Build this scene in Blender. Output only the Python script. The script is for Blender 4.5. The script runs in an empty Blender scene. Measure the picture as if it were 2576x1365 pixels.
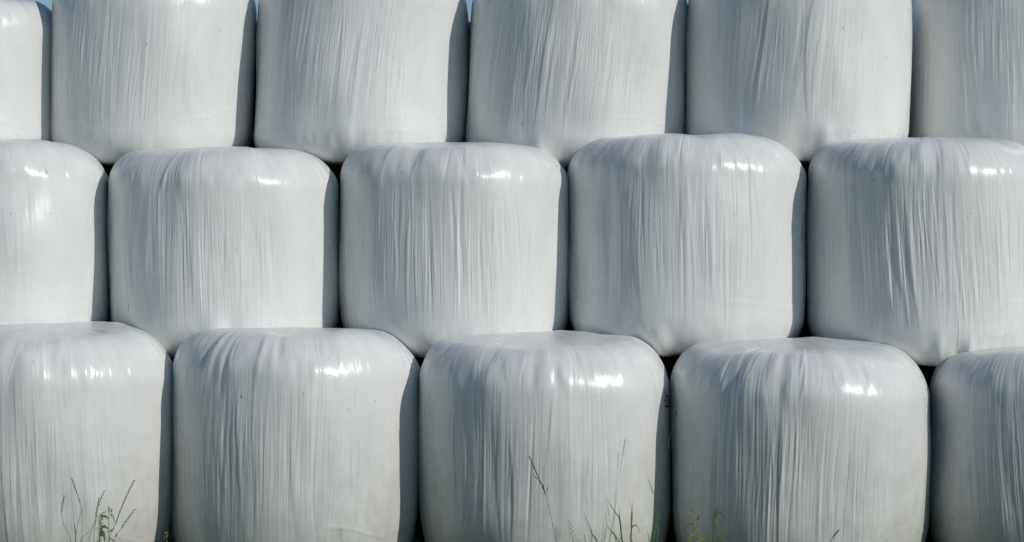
import bpy, math, random
import numpy as np
from mathutils import Vector

# ------------------------------------------------------------------ scene, camera, light
sc = bpy.context.scene
col = sc.collection
CAM_Z = 1.73
FPX = 5600.0                   # focal length in pixels of a 2576 px wide picture
F = FPX / 2576.0            # focal length in image widths
PITCH = math.atan(82.5 / FPX)

cam_d = bpy.data.cameras.new('camera')
cam = bpy.data.objects.new('camera', cam_d)
col.objects.link(cam)
cam_d.sensor_width = 36.0
cam_d.lens = 36.0 * F
cam_d.clip_end = 3000
cam.location = (0, 0, CAM_Z)
cam.rotation_euler = (math.pi / 2 - PITCH, 0, 0)
sc.camera = cam

SUN_AZ = math.radians(54)      # to the right of the line back to the photographer
SUN_EL = math.radians(27)
to_sun = Vector((math.sin(SUN_AZ) * math.cos(SUN_EL), -math.cos(SUN_AZ) * math.cos(SUN_EL), math.sin(SUN_EL)))
sun_d = bpy.data.lights.new('sun', 'SUN')
sun_d.energy = 2.5
sun_d.angle = math.radians(0.8)
sun_d.color = (1.0, 0.965, 0.90)
sun = bpy.data.objects.new('sun', sun_d)
col.objects.link(sun)
sun.rotation_euler = (-to_sun).to_track_quat('-Z', 'Y').to_euler()
sun.location = (6, -4, 6)

w = bpy.data.worlds.new('World')
sc.world = w
w.use_nodes = True
nt = w.node_tree
bg = nt.nodes['Background']
sky = nt.nodes.new('ShaderNodeTexSky')
sky.sky_type = 'NISHITA'
sky.sun_disc = False
sky.sun_elevation = SUN_EL
sky.sun_rotation = math.atan2(to_sun.x, to_sun.y)
sky.air_density = 1.0
sky.dust_density = 0.15
sky.ozone_density = 2.5
tint = nt.nodes.new('ShaderNodeMix'); tint.data_type = 'RGBA'; tint.blend_type = 'MULTIPLY'
tint.inputs[0].default_value = 1.0
tint.inputs[7].default_value = (0.90, 0.99, 1.10, 1)
nt.links.new(sky.outputs[0], tint.inputs[6])
nt.links.new(tint.outputs[2], bg.inputs[0])
bg.inputs[1].default_value = 0.060

sc.view_settings.view_transform = 'Standard'
sc.view_settings.look = 'None'
sc.view_settings.exposure = 0
sc.view_settings.gamma = 1
try:
    sc.cycles.max_bounces = 8
    sc.cycles.diffuse_bounces = 5
    sc.cycles.sample_clamp_indirect = 6
except Exception:
    pass


def world_at(px, py, D):
    """the point at depth D + 5.87 metres in front of the camera seen at a pixel of a 2576 px wide picture"""
    D += 5.87
    u = (px - 1288.0) / FPX
    v = -(py - 682.5) / FPX
    c, s = math.cos(PITCH), math.sin(PITCH)
    dy = c + v * s
    dz = -s + v * c
    k = D / dy
    return Vector((u * k, D, CAM_Z + dz * k))


def tag(o, label=None, cat=None, group=None, kind=None):
    if label: o['label'] = label
    if cat: o['category'] = cat
    if group: o['group'] = group
    if kind: o['kind'] = kind


# ------------------------------------------------------------------ materials
def new_mat(name):
    m = bpy.data.materials.new(name)
    m.use_nodes = True
    return m, m.node_tree, m.node_tree.nodes, m.node_tree.links, m.node_tree.nodes['Principled BSDF']


def mth(N, L, op, a, b=None, clamp=False):
    n = N.new('ShaderNodeMath'); n.operation = op; n.use_clamp = clamp
    for i, x in enumerate((a, b)):
        if x is None: continue
        if isinstance(x, (int, float)): n.inputs[i].default_value = x
        else: L.new(x, n.inputs[i])
    return n.outputs[0]


def film_material():
    m, T, N, L, P = new_mat('white_stretch_film')
    uv = N.new('ShaderNodeUVMap'); uv.uv_map = 'UVMap'
    oi = N.new('ShaderNodeObjectInfo')
    sep = N.new('ShaderNodeSeparateXYZ'); L.new(uv.outputs[0], sep.inputs[0])
    rnd = mth(N, L, 'MULTIPLY', oi.outputs['Random'], 37.0)

    def noise(su, sv, detail=2.0, rough=0.5, dist=0.0):
        cb = N.new('ShaderNodeCombineXYZ')
        L.new(mth(N, L, 'MULTIPLY', sep.outputs[0], su), cb.inputs[0])
        L.new(mth(N, L, 'MULTIPLY', sep.outputs[1], sv), cb.inputs[1])
        L.new(rnd, cb.inputs[2])
        n = N.new('ShaderNodeTexNoise'); n.noise_dimensions = '3D'
        n.inputs['Scale'].default_value = 1.0
        n.inputs['Detail'].default_value = detail
        n.inputs['Roughness'].default_value = rough
        n.inputs['Distortion'].default_value = dist
        L.new(cb.outputs[0], n.inputs['Vector'])
        return n.outputs['Fac']

    micro = noise(330, 3.2, 3, 0.6)
    mid = noise(75, 2.2, 3, 0.55, 0.4)
    mask = noise(7, 3.0, 2, 0.5)
    ms = N.new('ShaderNodeMapRange'); L.new(mask, ms.inputs[0])
    ms.inputs[1].default_value = 0.36; ms.inputs[2].default_value = 0.66
    ms.inputs[3].default_value = 0.25; ms.inputs[4].default_value = 1.0
    h = mth(N, L, 'ADD', mth(N, L, 'MULTIPLY', micro, 0.8), mth(N, L, 'MULTIPLY', mid, 0.9))
    crk = noise(85, 24, 3, 0.6, 0.5)
    wa = N.new('ShaderNodeAttribute'); wa.attribute_name = 'wall'
    h = mth(N, L, 'MULTIPLY', mth(N, L, 'MULTIPLY', h, ms.outputs[0]), mth(N, L, 'ADD', mth(N, L, 'MULTIPLY', wa.outputs['Fac'], 0.85), 0.15))
    h = mth(N, L, 'ADD', h, mth(N, L, 'MULTIPLY', crk, mth(N, L, 'MULTIPLY', mth(N, L, 'SUBTRACT', 1.35, wa.outputs['Fac']), 0.75)))
    b = N.new('ShaderNodeBump')
    b.inputs['Strength'].default_value = 0.55
    b.inputs['Distance'].default_value = 0.0016
    L.new(h, b.inputs['Height'])
    L.new(b.outputs[0], P.inputs['Normal'])
    # colour: layers of film, a little uneven, with thin grime
    lay = noise(5, 2.5, 4, 0.6, 0.6)
    stre = noise(120, 1.6, 2, 0.5)
    r1 = N.new('ShaderNodeMapRange'); L.new(lay, r1.inputs[0])
    r1.inputs[1].default_value = 0.35; r1.inputs[2].default_value = 0.7
    c1 = N.new('ShaderNodeMix'); c1.data_type = 'RGBA'
    c1.inputs[6].default_value = (0.72, 0.732, 0.715, 1)
    c1.inputs[7].default_value = (0.785, 0.792, 0.768, 1)
    L.new(r1.outputs[0], c1.inputs[0])
    r2 = N.new('ShaderNodeMapRange'); L.new(stre, r2.inputs[0])
    r2.inputs[1].default_value = 0.58; r2.inputs[2].default_value = 0.78
    r2.inputs[3].default_value = 0.0; r2.inputs[4].default_value = 0.22
    c2 = N.new('ShaderNodeMix'); c2.data_type = 'RGBA'
    L.new(r2.outputs[0], c2.inputs[0]); L.new(c1.outputs[2], c2.inputs[6])
    c2.inputs[7].default_value = (0.65, 0.675, 0.67, 1)
    at = N.new('ShaderNodeAttribute'); at.attribute_name = 'grime'
    c3 = N.new('ShaderNodeMix'); c3.data_type = 'RGBA'
    L.new(at.outputs['Fac'], c3.inputs[0]); L.new(c2.outputs[2], c3.inputs[6])
    c3.inputs[7].default_value = (0.10, 0.085, 0.065, 1)
    # dust plus dim grass reflection, painted darker towards the foot of the bottom row
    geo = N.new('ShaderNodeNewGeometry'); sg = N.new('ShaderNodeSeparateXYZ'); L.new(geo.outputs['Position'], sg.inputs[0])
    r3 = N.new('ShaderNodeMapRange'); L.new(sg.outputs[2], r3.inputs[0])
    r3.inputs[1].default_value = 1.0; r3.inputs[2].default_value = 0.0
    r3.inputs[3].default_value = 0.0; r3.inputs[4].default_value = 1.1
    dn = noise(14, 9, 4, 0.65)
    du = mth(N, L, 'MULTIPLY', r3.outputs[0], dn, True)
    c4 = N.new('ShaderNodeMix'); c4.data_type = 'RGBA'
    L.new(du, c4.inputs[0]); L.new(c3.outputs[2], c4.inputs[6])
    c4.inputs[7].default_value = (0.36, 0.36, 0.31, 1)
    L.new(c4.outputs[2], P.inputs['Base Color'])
    rr = N.new('ShaderNodeMapRange'); L.new(lay, rr.inputs[0])
    rr.inputs[1].default_value = 0.3; rr.inputs[2].default_value = 0.7
    rr.inputs[3].default_value = 0.21; rr.inputs[4].default_value = 0.32
    L.new(mth(N, L, 'ADD', rr.outputs[0], mth(N, L, 'MULTIPLY', at.outputs['Fac'], 0.5)), P.inputs['Roughness'])
    P.inputs['IOR'].default_value = 1.5
    return m


def gap_shade_material():
    m, T, N, L, P = new_mat('gap_shade_black')  # near-black colour stands in for the shade between the white bales
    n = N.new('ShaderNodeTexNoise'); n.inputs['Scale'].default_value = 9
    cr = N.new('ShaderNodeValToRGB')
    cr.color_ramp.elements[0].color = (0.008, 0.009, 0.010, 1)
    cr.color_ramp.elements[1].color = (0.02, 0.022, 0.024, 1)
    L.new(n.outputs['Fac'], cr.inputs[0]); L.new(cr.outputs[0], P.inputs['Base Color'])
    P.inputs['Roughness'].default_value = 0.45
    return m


def plant_material(name, c0, c1, scale=60, rough=0.55, trans=0.25):
    m, T, N, L, P = new_mat(name)
    tc = N.new('ShaderNodeTexCoord')
    n = N.new('ShaderNodeTexNoise'); n.inputs['Scale'].default_value = scale
    n.inputs['Detail'].default_value = 3
    L.new(tc.outputs['Object'], n.inputs['Vector'])
    cr = N.new('ShaderNodeValToRGB')
    cr.color_ramp.elements[0].position = 0.35; cr.color_ramp.elements[1].position = 0.68
    cr.color_ramp.elements[0].color = (*c0, 1); cr.color_ramp.elements[1].color = (*c1, 1)
    L.new(n.outputs['Fac'], cr.inputs[0]); L.new(cr.outputs[0], P.inputs['Base Color'])
    P.inputs['Roughness'].default_value = rough
    if trans:
        out = N['Material Output']
        tr = N.new('ShaderNodeBsdfTranslucent'); L.new(cr.outputs[0], tr.inputs[0])
        mx = N.new('ShaderNodeMixShader'); mx.inputs[0].default_value = trans
        L.new(P.outputs[0], mx.inputs[1]); L.new(tr.outputs[0], mx.inputs[2])
        L.new(mx.outputs[0], out.inputs[0])
    return m


def ground_material():
    m, T, N, L, P = new_mat('meadow_ground')
    tc = N.new('ShaderNodeTexCoord')
    n = N.new('ShaderNodeTexNoise'); n.inputs['Scale'].default_value = 2.2; n.inputs['Detail'].default_value = 8
    n2 = N.new('ShaderNodeTexNoise'); n2.inputs['Scale'].default_value = 0.05; n2.inputs['Detail'].default_value = 4
    L.new(tc.outputs['Object'], n.inputs['Vector']); L.new(tc.outputs['Object'], n2.inputs['Vector'])
    cr = N.new('ShaderNodeValToRGB')
    e = cr.color_ramp.elements
    e[0].position = 0.3; e[0].color = (0.055, 0.062, 0.028, 1)
    e[1].position = 0.72; e[1].color = (0.16, 0.165, 0.085, 1)
    x = e.new(0.5); x.color = (0.09, 0.115, 0.045, 1)
    L.new(n.outputs['Fac'], cr.inputs[0])
    mx = N.new('ShaderNodeMix'); mx.data_type = 'RGBA'
    L.new(n2.outputs['Fac'], mx.inputs[0]); L.new(cr.outputs[0], mx.inputs[6])
    mx.inputs[7].default_value = (0.135, 0.14, 0.07, 1)
    L.new(mx.outputs[2], P.inputs['Base Color'])
    P.inputs['Roughness'].default_value = 0.9
    b = N.new('ShaderNodeBump'); b.inputs['Strength'].default_value = 0.6; b.inputs['Distance'].default_value = 0.05
    L.new(n.outputs['Fac'], b.inputs['Height']); L.new(b.outputs[0], P.inputs['Normal'])
    return m


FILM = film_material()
GAP_SHADE = gap_shade_material()
GROUND = ground_material()
M_DRY = plant_material('dry_grass_stalk', (0.035, 0.028, 0.014), (0.11, 0.085, 0.04), 90, 0.6, 0.1)
M_DARKSTALK = plant_material('dark_grass_spike', (0.025, 0.022, 0.016), (0.07, 0.06, 0.04), 90, 0.6, 0.1)
M_HEAD = plant_material('brown_seed_head', (0.05, 0.03, 0.014), (0.17, 0.11, 0.05), 120, 0.65, 0.15)
M_GREEN = plant_material('green_grass_blade', (0.10, 0.17, 0.025), (0.24, 0.36, 0.07), 30, 0.45, 0.3)
M_LEAF = plant_material('weed_leaf', (0.07, 0.15, 0.03), (0.17, 0.30, 0.06), 40, 0.45, 0.25)
M_BUD = plant_material('yellow_green_bud', (0.24, 0.26, 0.05), (0.46, 0.46, 0.12), 150, 0.7, 0.2)

# ------------------------------------------------------------------ bales


def smooth_noise(s, z, ls, lz, rng):
    """value noise on the (s, z) grid with cell sizes ls, lz; s is 1-D (columns), z 1-D (rows)"""
    gs = (s - s.min()) / ls; gz = (z - z.min()) / lz
    G = rng.uniform(-1, 1, (int(gz.max()) + 4, int(gs.max()) + 4))
    i0 = np.floor(gs).astype(int); j0 = np.floor(gz).astype(int)
    fs = gs - i0; fz = gz - j0

    def wts(t):
        return [(-t + 2 * t * t - t ** 3) / 2, (2 - 5 * t * t + 3 * t ** 3) / 2, (t + 4 * t * t - 3 * t ** 3) / 2, (t ** 3 - t * t) / 2]
    ws = wts(fs); wz = wts(fz)
    G = np.pad(G, 1, mode='edge')
    rows = sum(wz[k][:, None] * G[j0 + k, :] for k in range(4))
    return sum(ws[k][None, :] * rows[:, i0 + k] for k in range(4))


def sstep(a, b, x):
    t = np.clip((x - a) / (b - a), 0, 1)
    return t * t * (3 - 2 * t)


def bale_mesh(name, R, H, seed, shape_top=(0.30, 0.33, 0.04), shape_bot=(0.25, 0.33, 0.025), detail=True, lean=0.0, fine=1.0, folds=(), topn=1.0, botn=1.0,
              spots=(), slant=0.0, clusters=None, lump=1.0, dents=()):
    rng = np.random.default_rng(seed)
    h = H / 2
    # profile from bottom centre to top centre
    nrow = 190 if detail else 40

    def profile(kx, kz):
        rx, rz, dome = shape_top
        rx *= kx; rz *= kz
        bx, bz, bdome = shape_bot
        q = np.linspace(0, math.pi / 2, 700)
        t_ = np.linspace(0, 1, 700)
        k0, k1 = R * (1 - bx), R * (1 - rx)
        pr = np.concatenate([t_ * k0, k0 + R * bx * np.sin(q), np.full(700, R), k1 + R * rx * np.cos(q), (1 - t_) * k1])
        pz = np.concatenate([np.full(700, -h), -h + h * bz * (1 - np.cos(q)), -h + h * bz + t_ * (2 * h - h * bz - h * rz), h - h * rz * (1 - np.sin(q)), np.full(700, h)])
        pz = pz - np.where(pz > 0, 1, -1) * sstep(0.2, 0.9, np.abs(pz) / h) * np.where(pz > 0, dome, bdome) * (pr / R) ** 2.4
        pr = pr * (1 - 0.022 * np.abs(pz / h) ** 2.2)
        keep = np.concatenate([[True], np.hypot(np.diff(pr), np.diff(pz)) > 1e-7])
        pr, pz = pr[keep], pz[keep]
        arc = np.concatenate([[0], np.cumsum(np.hypot(np.diff(pr), np.diff(pz)))])
        # denser on the side wall and the shoulders
        dens = 0.22 + sstep(0.55 * R, 0.8 * R, pr)
        ca = np.concatenate([[0], np.cumsum(np.diff(arc) * 0.5 * (dens[1:] + dens[:-1]))])
        tt = np.linspace(0, ca[-1], nrow + 2)[1:-1]
        return np.interp(tt, ca, pr), np.interp(tt, ca, pz), np.interp(tt, ca, arc)
    # the film is drawn tighter over the left shoulder than over the right one
    rA, zA, vA = profile(0.75, 0.85)
    rB, zB, vB = profile(1.22, 1.10)
    r = (rA + rB) / 2; z = (zA + zB) / 2; v = (vA + vB) / 2
    tr = np.gradient(r, v); tz = np.gradient(z, v); ln = np.hypot(tr, tz); nr = tz / ln; nz = -tr / ln
    if detail:
        th = np.concatenate([np.radians(np.linspace(-100, 100, 1150)), np.radians(np.linspace(100, 260, 66)[1:-1])])
    else:
        th = np.radians(np.linspace(-180, 180, 97)[:-1])
    s = th * R
    zz = z / h                              # -1 .. 1 up the bale
    Z = z[:, None]; S = s[None, :]
    side = sstep(0.0, 0.5, nr)              # 1 on the wall, 0 on the lids
    d = lump * 0.013 * smooth_noise(s, v, 0.42, 0.50, rng) + lump * 0.0072 * smooth_noise(s, v, 0.17, 0.30, rng)
    d += 0.0012 * smooth_noise(s, v, 0.06, 0.25, rng)
    hb = np.exp(-((zz - 0.74) / 0.16) ** 2) + 0.6 * np.exp(-((zz + 0.78) / 0.14) ** 2)
    d += 0.0050 * smooth_noise(s, v, 0.12, 0.13, rng) * hb[:, None] + 0.0020 * smooth_noise(s, v, 0.030, 0.09, rng) * hb[:, None]
    if detail:
        band = sstep(-0.85, -0.35, zz) * (1 - sstep(0.72, 0.97, zz))
        # soft vertical folds of the film
        m1 = sstep(-0.5, 0.5, smooth_noise(s, v, 0.30, 0.6, rng))
        d += fine * 0.0006 * smooth_noise(s, v, 0.035, 0.55, rng) * m1 * band[:, None]
        m2 = sstep(-0.35, 0.55, smooth_noise(s, v, 0.20, 0.45, rng))
        d += fine * 0.0005 * smooth_noise(s, v, 0.0075, 0.40, rng) * m2 * band[:, None]
        # pleats over the top and bottom shoulders
        sh = np.exp(-((zz - 0.86) / 0.13) ** 2)
        pm = sstep(-0.2, 0.6, smooth_noise(s, v, 0.35, 2.0, rng))
        d += topn * 0.0028 * smooth_noise(s, v, 0.05, 0.35, rng) * pm * sh[:, None]
        sb = np.exp(-((zz + 0.88) / 0.12) ** 2)
        pb = sstep(-0.2, 0.6, smooth_noise(s, v, 0.30, 2.0, rng))
        d += botn * 0.0095 * smooth_noise(s, v, 0.06, 0.40, rng) * pb * sb[:, None]
        nd = 1150
        sd = s[:nd]

        def stroke(s0, zc, hl, sig, amp, sl, cv, asym):
            t = (zz - zc) / hl
            ok = np.where(np.abs(t) < 1)[0]
            if len(ok) == 0: return
            j0, j1 = ok[0], ok[-1] + 1
            te = t[j0:j1]
            env = (1 - te * te) ** 1.3
            c = s0 + sl * te * hl * h + cv * te * te
            lo = np.searchsorted(sd, c.min() - 5 * sig * max(1, asym)); hi = np.searchsorted(sd, c.max() + 5 * sig * max(1, asym))
            if hi <= lo: return
            q = sd[None, lo:hi] - c[:, None]
            prof = np.where(q > 0, np.exp(-(q / (sig * asym)) ** 2), np.exp(-(q / sig) ** 2))
            d[j0:j1, lo:hi] += amp * env[:, None] * prof
        # single wrinkles, most of them in bundles
        if clusters is None:
            clusters = [(rng.uniform(-0.65, 0.30), rng.uniform(-0.2, 0.25), rng.uniform(0.03, 0.10)) for _ in range(5)]
        for (cf, zc0, spread) in clusters:
            for k in range(30):
                sig = 0.0020 + 0.0030 * rng.uniform() ** 2
                stroke(R * (cf * 1.15 + rng.normal(0, spread * 1.5)), zc0 + rng.normal(0, 0.2), rng.uniform(0.28, 0.62), sig,
                       fine * sig * rng.uniform(0.03, 0.21) * rng.choice([1, 1, -1]),
                       slant + rng.normal(0, 0.025), rng.normal(0, 0.006), 1.0)
        for k in range(120):
            sig = rng.uniform(0.003, 0.010)
            stroke(R * rng.uniform(-1.2, 1.1), rng.uniform(-0.3, 0.35), rng.uniform(0.2, 0.65), sig,
                   fine * sig * rng.uniform(0.04, 0.18) * rng.choice([1, -1]), slant + rng.normal(0, 0.03), rng.normal(0, 0.01), 1.0)
        for k in range(6):
            sig = rng.uniform(0.010, 0.022)
            stroke(R * rng.uniform(-0.9, 0.7), rng.uniform(-0.35, 0.3), rng.uniform(0.35, 0.75), sig,
                   fine * sig * rng.uniform(0.06, 0.16) * rng.choice([1, -1]), slant + rng.normal(0, 0.03), rng.normal(0, 0.012), 1.8)
        for k in range(int(34 * topn)):
            sig = rng.uniform(0.004, 0.010)
            stroke(R * rng.uniform(-1.2, 1.2), rng.uniform(0.72, 0.92), rng.uniform(0.10, 0.3), sig,
                   sig * rng.uniform(0.05, 0.20) * rng.choice([1, -1]), slant + rng.normal(0, 0.12), rng.normal(0, 0.01), 1.0)
        for (xf, zc, hl, sig, amp, sl, cv, asym) in folds:
            stroke(R * math.asin(max(-1, min(1, xf))), zc, hl, sig, amp * 0.55, sl, cv, asym)
        # edge of the last turn of film, a faint curved ridge low on the right
        for k in range(2):
            e0 = rng.uniform(-0.75, -0.45); e1 = rng.uniform(0.05, 0.35); sc1 = R * rng.uniform(0.5, 1.1)
            ec = e0 * h + 0.06 * np.exp(-((s - sc1) / 0.16) ** 2) * rng.choice([1, 1, -1])
            win = sstep(R * e1, R * e1 + 0.08, s) * (1 - sstep(R * 1.3, R * 1.5, s))
            d += 0.0020 * np.exp(-((Z - ec[None, :]) / 0.007) ** 2) * win[None, :] * rng.uniform(0.5, 1)
        for (xf, zc, wx, wz_, amp) in dents:
            sc0 = R * math.asin(xf)
            amp *= 0.5 if zc > 0.5 else (1.15 if zc < -0.7 else 0.8)
            d += amp * np.exp(-((S - sc0) / wx) ** 2 - ((Z / h - zc) / wz_) ** 2)
    d *= (0.12 + 0.88 * sstep(0.25 * R, 0.80 * R, r))[:, None]
    wt = (0.5 + 0.5 * np.sin(th))[None, :]
    rr = rA[:, None] * (1 - wt) + rB[:, None] * wt + d * nr[:, None]
    zo = zA[:, None] * (1 - wt) + zB[:, None] * wt + d * nz[:, None] + h
    X = rr * np.sin(th)[None, :] + (zo - h) * math.tan(lean)
    Y = -rr * np.cos(th)[None, :]
    nc = len(th)
    V = np.stack([X, Y, zo + 0 * X], -1).reshape(-1, 3)
    pole = np.array([[-h * math.tan(lean), 0, z[0] + h - 0.002], [h * math.tan(lean), 0, z[-1] + h + 0.002]])
    V = np.concatenate([V, pole]).astype(np.float32)
    i = np.arange(nc); j = (i + 1) % nc
    rows = (np.arange(nrow - 1) * nc)[:, None]
    Q = np.stack([rows + i, rows + j, rows + nc + j, rows + nc + i], -1).reshape(-1, 4)
    b0 = np.stack([j, i, np.full(nc, nrow * nc)], -1)
    t0 = np.stack([(nrow - 1) * nc + i, (nrow - 1) * nc + j, np.full(nc, nrow * nc + 1)], -1)
    loops = np.concatenate([Q.ravel(), b0.ravel(), t0.ravel()]).astype(np.int32)
    nq = len(Q); nt_ = 2 * nc
    starts = np.concatenate([np.arange(nq) * 4, nq * 4 + np.arange(nt_) * 3]).astype(np.int32)
    me = bpy.data.meshes.new(name)
    me.vertices.add(len(V)); me.vertices.foreach_set('co', V.ravel())
    me.loops.add(len(loops)); me.loops.foreach_set('vertex_index', loops)
    me.polygons.add(len(starts)); me.polygons.foreach_set('loop_start', starts)
    me.update(calc_edges=True)
    me.polygons.foreach_set('use_smooth', np.ones(len(starts), dtype=bool))
    if detail:
        uvs = np.stack([np.broadcast_to(s[None, :], (nrow, nc)), np.broadcast_to(v[:, None], (nrow, nc))], -1).reshape(-1, 2)
        uvs = np.concatenate([uvs, [[0, 0], [0, v[-1]]]])
        wl = np.concatenate([np.repeat(sstep(0.15, 0.75, nr), nc), [0, 0]]).astype(np.float32)
        wa = me.attributes.new('wall', 'FLOAT', 'POINT'); wa.data.foreach_set('value', wl)
        lay = me.uv_layers.new(name='UVMap')
        lay.data.foreach_set('uv', uvs[loops].astype(np.float32).ravel())
        g = np.zeros((nrow, nc))
        for (xf, zf, ws, wz_, amt) in spots:      # x across the face -1..1, z up the bale -1..1, sizes in metres
            sc0 = R * math.asin(xf)
            g += amt * np.exp(-((S - sc0) / ws) ** 2 - ((Z - zf * h) / wz_) ** 2)
        for k in range(5):
            sc0 = R * rng.uniform(-1.1, 1.1); zf = rng.uniform(-0.8, 0.85)
            g += rng.uniform(0.4, 0.9) * np.exp(-((S - sc0) / 0.0028) ** 2 - ((Z - zf * h) / 0.005) ** 2)
        for k in range(4):
            sc0 = R * rng.uniform(-1.1, 1.2); zf = rng.uniform(-0.8, 0.7)
            g += rng.uniform(0.10, 0.28) * np.exp(-((S - sc0 - (Z - zf * h) * rng.normal(0, 0.1)) / 0.0026) ** 2 - ((Z - zf * h) / rng.uniform(0.02, 0.08)) ** 2)
        # faint dusty wisps on the shoulder
        wis = smooth_noise(s, v, 0.012, 0.11, rng) * smooth_noise(s, v, 0.16, 0.14, rng)
        g += 0.16 * sstep(0.38, 0.8, wis) * (1 - 0.8 * side[:, None])
        g = np.clip(np.concatenate([g.ravel(), [0, 0]]), 0, 1).astype(np.float32)
        at = me.attributes.new('grime', 'FLOAT', 'POINT'); at.data.foreach_set('value', g)
    me.update()
    me.validate()
    return me


GROUP = 'white wrapped silage bales stacked in three rows'
def bale(label, X, D, R, ztop, zbot, seed, **kw):
    me = bale_mesh('silage_bale', R, ztop - zbot, seed, **kw)
    o = bpy.data.objects.new('silage_bale', me)
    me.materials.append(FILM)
    col.objects.link(o)
    o.location = (X, D, zbot)
    o.rotation_euler.x = math.radians(2.6 * math.sin(seed * 2.3))
    tag(o, label, 'silage bale', GROUP)
    return o


L2 = math.radians
# ---- top row
bale('smooth bright white silage bale in the top row, cut off by the left photo edge',
      -3.243, 12.852, 0.620, 3.099, 2.141, 11, shape_top=(0.22, 0.38, 0.02), lean=L2(2.0), fine=0.45, clusters=[(-0.2, 0.1, 0.1)])
bale('white silage bale, second from left in top row, covered in even fine vertical wrinkles',
      -2.083, 12.962, 0.590, 3.26, 2.141, 12, shape_top=(0.22, 0.38, 0.02), lean=L2(2.2), fine=1.0, slant=0.05,
     clusters=[(-0.62, 0.15, 0.05), (-0.48, 0.2, 0.05), (-0.35, 0.15, 0.05), (-0.22, 0.1, 0.05), (-0.02, 0.1, 0.06), (0.2, 0.1, 0.06)],
     spots=[(0.09, 0.22, 0.004, 0.005, 0.9), (-0.55, -0.17, 0.004, 0.005, 0.9), (0.05, -0.45, 0.0035, 0.004, 0.8), (0.05, -0.5, 0.003, 0.004, 0.8), (0.06, -0.72, 0.003, 0.004, 0.8)],
     dents=[(-0.5, -0.6, 0.10, 0.25, -0.012)])
bale('white silage bale, third from left in top row, with blue sky beside its right shoulder',
      -0.870, 12.932, 0.620, 3.26, 2.120, 13, shape_top=(0.22, 0.38, 0.02), lean=L2(2.6), slant=0.08,
     clusters=[(-0.66, 0.2, 0.05), (-0.52, 0.15, 0.05), (-0.30, 0.2, 0.05), (-0.16, 0.15, 0.05), (0.02, 0.1, 0.06), (0.15, 0.1, 0.08)],
     folds=[(-0.62, 0.1, 0.75, 0.018, 0.006, 0.07, 0.01, 1.4), (-0.42, 0.2, 0.7, 0.013, 0.005, 0.10, 0, 2.2), (0.66, 0.05, 0.5, 0.004, -0.002, 0.06, 0, 1)],
     dents=[(-0.25, -0.55, 0.12, 0.22, -0.014), (-0.05, -0.78, 0.05, 0.14, 0.012)])
bale('white silage bale, fourth from left in top row, with long creases slanting to the right',
      0.374, 12.871, 0.629, 3.26, 2.120, 14, shape_top=(0.22, 0.38, 0.02), lean=L2(2.0), slant=0.13,
     clusters=[(-0.55, 0.1, 0.04), (-0.38, 0.2, 0.04), (-0.22, 0.15, 0.05), (-0.05, 0.1, 0.05), (0.15, 0.1, 0.05), (0.35, 0.1, 0.06)],
     folds=[(-0.32, 0.1, 0.8, 0.010, 0.005, 0.14, 0.01, 2.0), (0.30, 0.0, 0.8, 0.020, 0.006, 0.10, 0.0, 2.4), (-0.08, 0.15, 0.7, 0.008, -0.003, 0.13, 0, 1.5)],
     spots=[(-0.50, -0.55, 0.005, 0.02, 0.5), (-0.50, -0.38, 0.003, 0.03, 0.3), (-0.8, 0.25, 0.006, 0.012, 0.25)],
     dents=[(-0.45, -0.65, 0.09, 0.2, -0.016), (-0.35, -0.85, 0.04, 0.14, 0.014), (-0.75, 0.72, 0.09, 0.25, -0.014), (0.0, -0.55, 0.15, 0.15, -0.010)])
bale('white silage bale in top row with one broad curved fold down its middle',
      1.627, 12.699, 0.639, 3.26, 2.141, 15, shape_top=(0.22, 0.38, 0.02), lean=L2(1.0), slant=0.10, fine=0.8,
     clusters=[(-0.36, 0.1, 0.03), (-0.26, 0.1, 0.025), (0.10, 0.3, 0.03), (0.3, 0.15, 0.06)],
     folds=[(-0.62, 0.2, 0.75, 0.012, 0.006, 0.06, 0.0, 2.4), (-0.40, 0.25, 0.75, 0.011, 0.005, 0.12, 0.0, 2.0), (-0.05, 0.1, 0.75, 0.014, 0.013, 0.05, 0.05, 6.0),
            (0.26, 0.15, 0.6, 0.007, 0.004, 0.04, 0.01, 5.0), (-0.12, 0.2, 0.55, 0.010, -0.004, 0.12, 0, 1.5)],
     spots=[(0.25, 0.30, 0.0045, 0.005, 0.95)],
     dents=[(-0.55, -0.55, 0.14, 0.3, -0.014), (-0.1, -0.75, 0.06, 0.2, -0.010), (0.12, -0.75, 0.04, 0.15, 0.010)])
bale('bluish shaded silage bale in the top row, cut off by the right photo edge',
      2.948, 12.962, 0.648, 3.26, 2.120, 16, shape_top=(0.22, 0.38, 0.02), lean=L2(1.0), slant=-0.06, fine=1.0,
     clusters=[(-0.5, 0.3, 0.05), (-0.32, 0.2, 0.05), (-0.2, -0.1, 0.04), (0.0, 0.2, 0.06)],
     dents=[(-0.5, -0.3, 0.13, 0.5, -0.016)])
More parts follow.
